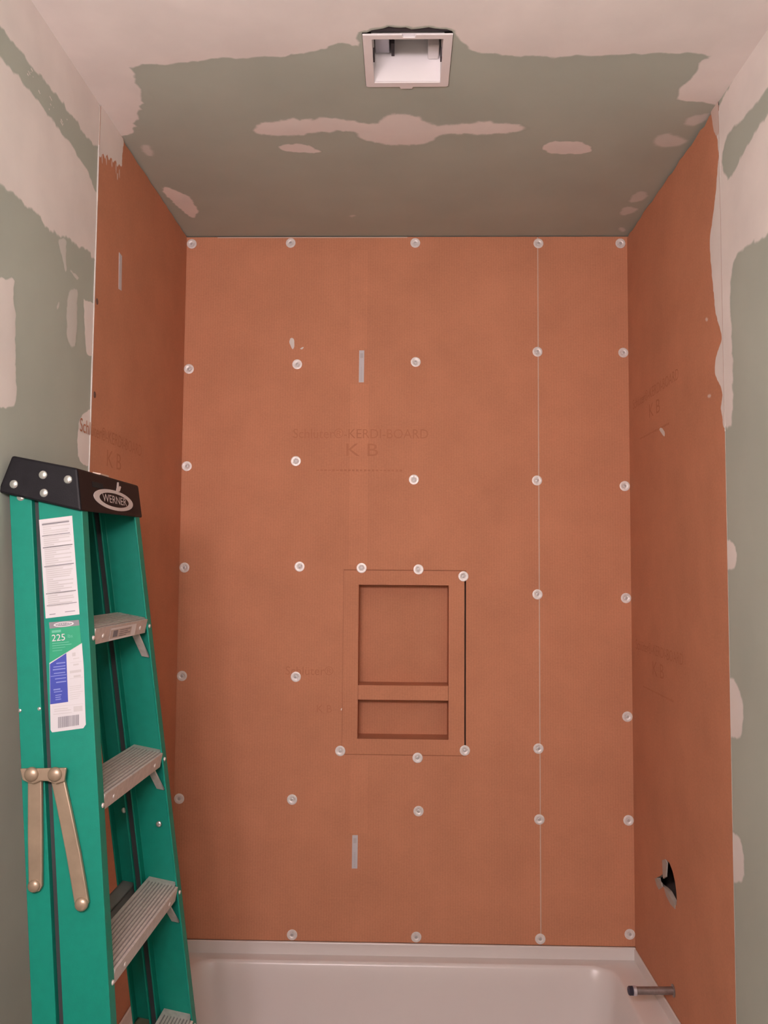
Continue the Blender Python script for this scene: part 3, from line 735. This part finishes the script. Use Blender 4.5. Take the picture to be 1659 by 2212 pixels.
# rivets on the inside of the far rails
FN = (R3 @ Vector((0, -1, 0)))
for x, y, key in ((268, 1750, 'r'), (343, 1780, 'f')):
    p0 = L(0, outer(-.39)-.004, -.39); dome(unp(x, y, p0, FN), FN, 0.007, rails[(key, 1)])
for k in (1, 2, 3, 4, 5):                                                # rivets fixing each step through the front flanges
    wv = -(k-1)*S-.016
    for e in (-1, 1): dome(L(uf(wv)+.0005, e*(half(wv)+.010), wv), nose, 0.0045, rails[('f', e)], mat='alu')

# folded spreader bars on the near side
def bar(px, t, name, parent, lift=0.001, mat='zinc'):
    q = MB(); q.prism([webpt(*p)+WN*(lift+t) for p in px], -WN*t); return put(q, name, M[mat], parent, bevel=0.002)
spr = bar([(53, 1657), (152, 1655), (148, 1684), (130, 1690), (112, 1684), (97, 1683), (80, 1690), (58, 1682)], 0.007, 'spreader', lad, 0.012)
b1 = bar([(65, 1680), (95, 1680), (96, 1800), (96, 1910), (90, 1922), (76, 1924), (67, 1914), (65, 1800)], 0.009, 'spreader_bar', spr, 0.002)
b2 = bar([(114, 1680), (143, 1678), (158, 1745), (178, 1840), (196, 1946), (190, 1960), (176, 1964), (166, 1952), (147, 1840), (128, 1745)], 0.009, 'spreader_bar', spr, 0.002)
for x, y, r, lf in ((78, 1669, .013, .019), (128, 1669, .013, .019), (79, 1910, .011, .011), (181, 1949, .012, .011)):
    dome(webpt(x, y)+WN*lf, WN, r, spr, h=0.5, mat='zinc')

# ------------------------------------------------------------------ labels on the near front rail
fr = rails[('f', -1)]
def lquad(px, name, mat, parent=None, lift=0.0006): 
    q = MB(); q.prism([webpt(*p)+WN*lift for p in px], -WN*(lift+0.0002)); return put(q, name, M[mat], parent)
def bil(c, s, t): return (((c[0][0]*(1-s)+c[1][0]*s)*(1-t)+(c[3][0]*(1-s)+c[2][0]*s)*t), ((c[0][1]*(1-s)+c[1][1]*s)*(1-t)+(c[3][1]*(1-s)+c[2][1]*s)*t))
def rows(c, lst, name, mat, parent, lift=0.0009):
    q = MB()
    for s0, s1, t0, t1 in lst: q.add([webpt(*bil(c, s, t))+WN*lift for s, t in ((s0, t0), (s1, t0), (s1, t1), (s0, t1))], [(0, 1, 2, 3)])
    return put(q, name, M[mat], parent)
c1 = [(84.5, 1123), (156, 1114), (172, 1327), (99, 1336)]
lab1 = lquad(c1, 'warning_label', 'paper', lad)
lab1['label'] = 'white warning label with lines of grey print'
rs = []; t = 0.035
ends = [.90,.55,.92,.35,.88,.84,.60,.92,.88,.55,.92,.40,.90,.92,.86,.45,.90,.38,.88,.50,.90,.40,.88,.62,.90,.86,.84,.80,.30,.90,.45,.88,.60,.84,.50,.90,.40,.86,.88,.45,.82,.72]
for i, e in enumerate(ends):
    rs.append((.10, e, t, t+.0125)); t += .0205
rows(c1, rs, 'printed_lines', 'print_grey', lab1)
for h in ((.08, .90, .045, .060), (.06, .90, .165, .173), (.06, .95, .283, .292), (.06, .95, .475, .485), (.06, .95, .750, .759), (.06, .95, .872, .879)):
    rows(c1, [h], 'printed_heading', 'print_dark', lab1)
rows(c1, [(.58, .88, .955, .962)], 'printed_footer', 'print_dark', lab1)
rows(c1, [(.12, .30, .962, .969)], 'printed_footer', 'print_dark', lab1)
# rating label below it
c2 = [(106, 1344.5), (170.5, 1339), (172, 1351), (107.5, 1358)]
lg = lquad(c2, 'rating_label', 'print_dark', lad); lg['label'] = 'tall rating label with black heading, green, blue and white fields'
def wframe(px, py):
    o = webpt(px, py); a = (webpt(px+10, py-0.9)-o).normalized(); b = WN.cross(a).normalized()
    if b.z < 0: b = -b
    return o, a, b
oc, oa, ob_ = wframe(138, 1348.5)
def oval(a, b, lift, mat, name):
    q = MB(); q.prism([oc+oa*(a*math.cos(2*math.pi*i/28))+ob_*(b*math.sin(2*math.pi*i/28))+WN*lift for i in range(28)], -WN*0.0002); put(q, name, M[mat], lg)
oval(.019, .0046, .0009, 'paper', 'oval_ring'); oval(.0155, .0031, .0011, 'print_dark', 'oval_field')
text_on('WERNER', 0.0052, lambda x, y: oc+oa*x*1.3+ob_*y+WN*.0014, M['paper'], lg)
gr = [(107.5, 1358), (172, 1351), (176, 1391), (107, 1432)]
lquad(gr, 'green_field', 'print_green', lg)
o2, a2, b2_ = wframe(127, 1378)
text_on('225', 0.0175, lambda x, y: o2+a2*x+b2_*y+WN*.0012, M['paper'], lg)
o3, a3, b3_ = wframe(152, 1374)
text_on('lbs', 0.009, lambda x, y: o3+a3*x+b3_*y+WN*.0012, M['print_palegreen'], lg)
rows([(106, 1358), (174, 1351), (176, 1410), (108, 1417)], [(.09, .38, .08, .17), (.09, .62, .545, .57), (.09, .70, .63, .655), (.09, .50, .72, .74), (.09, .40, .82, .84)], 'green_print', 'print_palegreen', lg)
wh = [(107, 1432), (177, 1389), (181, 1440), (185.5, 1565), (180, 1573), (113, 1582), (109.5, 1577), (108.5, 1522)]
lquad(wh, 'white_field', 'paper', lg)
bl = [(108, 1434.5), (143.5, 1411), (147.5, 1516), (109, 1521.5)]
lquad(bl, 'blue_field', 'print_blue', lg, 0.0009)
cb2 = [(108, 1428), (143, 1424), (147.5, 1516), (109, 1521.5)]
rows(cb2, [(.40, .95, .06, .085), (.22, .95, .14, .16), (.18, .95, .20, .225), (.24, .92, .29, .31), (.05, .98, .35, .365), (.30, .95, .42, .44), (.36, .95, .50, .525), (.2, .6, .66, .69), (.22, .7, .72, .74), (.3, .65, .80, .82), (.3, .6, .85, .87), (.3, .62, .90, .92)], 'blue_print', 'print_paleblue', lg, 0.0012)
cw = [(146, 1405), (179, 1400), (184, 1512), (149, 1517)]
rows(cw, [(.30, .52, .06, .13), (.35, .75, .17, .185), (.15, .9, .245, .252), (.35, .7, .28, .31), (.12, .85, .40, .45), (.1, .95, .55, .557), (.35, .8, .50, .54), (.08, .8, .70, .71), (.08, .8, .735, .745), (.08, .7, .77, .78), (.08, .9, .82, .83), (.08, .75, .86, .87), (.08, .7, .90, .91), (.08, .6, .94, .95)], 'white_print', 'print_grey', lg)
cc = [(109.5, 1525), (184, 1517), (185, 1538), (111, 1546)]
rows(cc, [(.06, .95, .10, .14), (.10, .50, .36, .44), (.10, .58, .56, .64), (.06, .60, .86, .92), (.66, .92, .30, .85)], 'small_print', 'print_grey', lg)
cbar = [(126, 1549), (172, 1543), (172, 1566), (126, 1573)]
bars = []; s = 0.0
while s < 0.97:
    wd = random.choice((.010, .016, .026)); bars.append((s, min(1, s+wd), 0, 1)); s += wd+random.choice((.010, .016))
rows(cbar, bars, 'bar_code', 'print_dark', lg)
